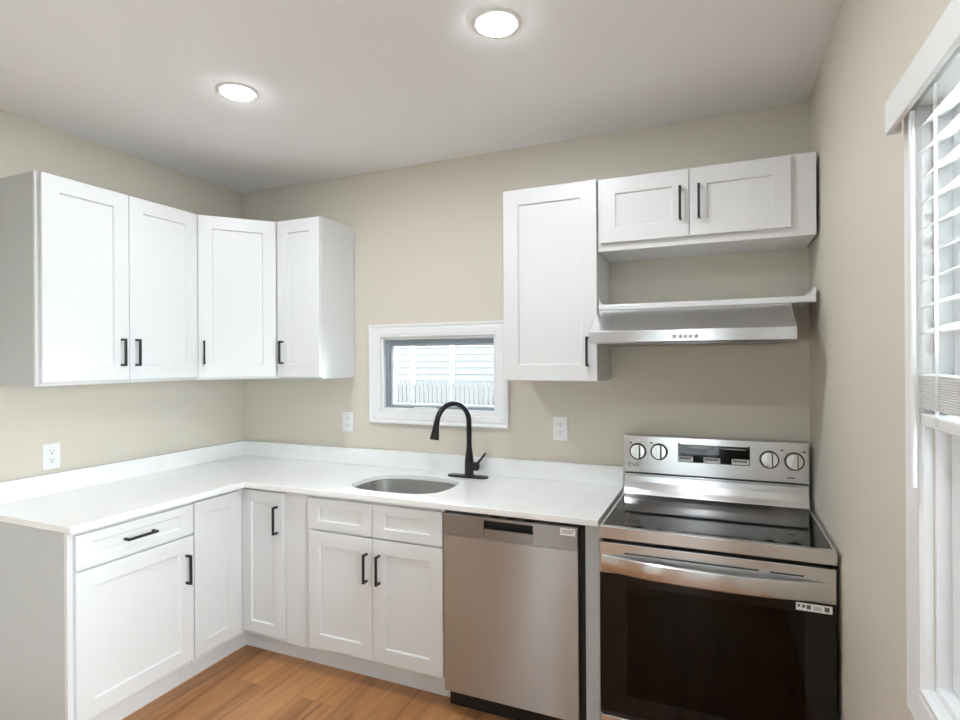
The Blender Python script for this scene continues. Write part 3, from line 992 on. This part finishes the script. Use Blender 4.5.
# range hood
hd = thing('range_hood', 'slim stainless steel range hood under the white open shelf', 'range hood', (2.8, -0.2, 1.60))
hx0, hx1 = 2.4280, 3.1850
m = MB()
m.prism([(-0.010, 1.7535), (-0.010, 1.602), (-0.496, 1.602), (-0.502, 1.606), (-0.500, 1.652), (-0.492, 1.657), (-0.318, 1.7495), (-0.312, 1.7535)], hx0, hx1, 'x', 0.0012)
m.build('canopy', 'steel_smooth', hd)
MB().box(hx0 + 0.03, hx1 - 0.03, -0.45, -0.05, 1.5985, 1.6018).build('filter_panel', 'steel_dark', hd)
for xx in (2.7637, 2.7859, 2.8043, 2.8226, 2.8426):
    bt = MB().cyl((xx, -0.5000, 1.6245), (xx, -0.5030, 1.6245), 0.0066, n=20).build('button_bezel', 'ink', hd, smooth=True)
    MB().cyl((xx, -0.5028, 1.6245), (xx, -0.5060, 1.6245), 0.0046, n=16, bev=0.001).build('button', 'knob', bt, smooth=True)

# ------------------------------------------------------------------ outlets
def outlet(label, c, ang):
    mx = Matrix.Translation(c) @ Matrix.Rotation(ang, 4, 'Z')
    t_ = thing('power_outlet', label, 'outlet', c, 'duplex wall outlets')
    MB().box(-0.0385, 0.0385, -0.006, -0.0004, -0.0605, 0.0605, 0.0022).build('cover_plate', 'plate', t_, mx=mx)
    for s_ in (-1, 1):
        m = MB()
        pts = []
        for k in range(24):
            a = 2 * math.pi * k / 24
            pts.append((0.0172 * math.cos(a), s_ * 0.0205 + max(-0.0135, min(0.0135, 0.0172 * math.sin(a)))))
        m.prism(pts, -0.0072, -0.0058, 'y')
        r_ = m.build('receptacle', 'plate', t_, mx=mx)
        m = MB()
        m.box(-0.0075, -0.0055, -0.0075, -0.0071, s_ * 0.0205 + 0.001, s_ * 0.0205 + 0.0095)
        m.box(0.0055, 0.0075, -0.0075, -0.0071, s_ * 0.0205 + 0.001, s_ * 0.0205 + 0.0095)
        m.cyl((0, -0.0071, s_ * 0.0205 - 0.0065), (0, -0.0075, s_ * 0.0205 - 0.0065), 0.0030, n=12)
        m.build('slot', 'slot', r_, mx=mx)
    MB().cyl((0, -0.0058, 0), (0, -0.0066, 0), 0.003, n=12).build('screw', 'plate', t_, mx=mx)


outlet('white duplex outlet on the left wall under the two-door wall cabinet', (0.0, -1.171, 1.0905), P2)
outlet('white duplex outlet on the back wall just left of the small window', (0.8445, 0.0, 1.1645), 0)
outlet('white duplex outlet on the back wall between the faucet and the range', (2.1700, 0.0, 1.1805), 0)


# ------------------------------------------------------------------ recessed ceiling lights
def downlight(label, x, y):
    t_ = thing('ceiling_light', label, 'ceiling light', (x, y, H), 'recessed ceiling lights')
    MB().lathe([(0.0665, -0.0006), (0.084, -0.0006), (0.0835, -0.0018), (0.075, -0.0044), (0.0665, -0.0050)], (x, y, H), n=56).build('trim_ring', 'trim', t_, smooth=True)
    MB().lathe([(0.0660, -0.0058), (0.0645, -0.0070), (0.05, -0.0080), (0.02, -0.0084)], (x, y, H), n=48).build('lens', 'lens', t_, smooth=True)


downlight('lit round ceiling light nearer the left wall, above the corner cabinets', 1.086, -1.066)
downlight('lit round ceiling light nearer the range, above the dishwasher', 2.248, -1.073)
downlight('lit round ceiling light farther back in the room, behind the viewer', 2.75, -2.35)  # added out of view to lift the light on the cabinet fronts

# ------------------------------------------------------------------ blind on the right window
bl = thing('window_blind', 'white slatted window blind half raised on the right wall window', 'blind', (W - 0.02, -2.0, 2.045))
VX, VY1, VY0 = 3.2350, -1.4630, -2.55
m = MB()
m.box(VX, VX + 0.010, VY0, VY1, 1.9815, 2.0471, 0.0015)
m.box(VX + 0.0098, 3.2600, VY1 - 0.010, VY1, 1.9815, 2.0471, 0.0010)
m.box(VX + 0.0098, 3.2600, VY0, VY0 + 0.010, 1.9815, 2.0471, 0.0010)
m.build('valance', 'blind', bl)
ye, yb_ = -1.5600, -2.445
MB().box(3.2620, 3.3050, yb_, ye, 1.9950, 2.0270, 0.001).build('headrail', 'blind', bl)


def slat(z, tiltd, name='slat'):
    b = bmesh.new()
    n = 8
    lo, hi = [], []
    for side in (0, 1):
        row = []
        yy = ye if side == 0 else yb_
        for j in range(n + 1):
            s_ = -1 + 2 * j / n
            dx = 0.0215 * s_
            crown = 0.0018 * (1 - s_ * s_)
            a = math.radians(tiltd)
            row.append((3.2840 + dx * math.cos(a) - crown * math.sin(a), yy, z + dx * math.sin(a) + crown * math.cos(a)))
        lo.append([b.verts.new(p) for p in row])
        hi.append([b.verts.new((p[0], p[1], p[2] + 0.0032)) for p in row])
    for j in range(n):
        b.faces.new((lo[0][j], lo[0][j + 1], lo[1][j + 1], lo[1][j]))
        b.faces.new((hi[0][j], hi[1][j], hi[1][j + 1], hi[0][j + 1]))
        b.faces.new((lo[0][j], hi[0][j], hi[0][j + 1], lo[0][j + 1]))
        b.faces.new((lo[1][j], lo[1][j + 1], hi[1][j + 1], hi[1][j]))
    for j in (0, n):
        b.faces.new((lo[0][j], lo[1][j], hi[1][j], hi[0][j]))
    bmesh.ops.recalc_face_normals(b, faces=b.faces[:])
    return MB().merge(b).build(name, 'blind', bl, smooth=True)


for k in range(9):
    slat(1.9620 - 0.0470 * k, 24)
for k in range(14):
    slat(1.5020 - 0.0043 * k, 0)
MB().box(3.2625, 3.3055, yb_, ye, 1.4130, 1.4360, 0.003).build('bottom_rail', 'blind', bl)
for yy in (-1.66, -2.0, -2.34):
    m = MB()
    for xx in (3.2612, 3.3066):
        m.tube([(xx, yy, 1.995), (xx, yy, 1.42)], 0.0009, 6)
    m.tube([(3.2600, yy + 0.006, 1.995), (3.2600, yy + 0.006, 1.42)], 0.0008, 6)
    m.build('ladder_cord', 'blind', bl)
m = MB()
m.tube([(3.2525, -1.5660, 1.985), (3.2520, -1.5660, 1.93), (3.2520, -1.5660, 1.30)], 0.0048, 12)
m.build('wand', 'blind', bl, smooth=True)
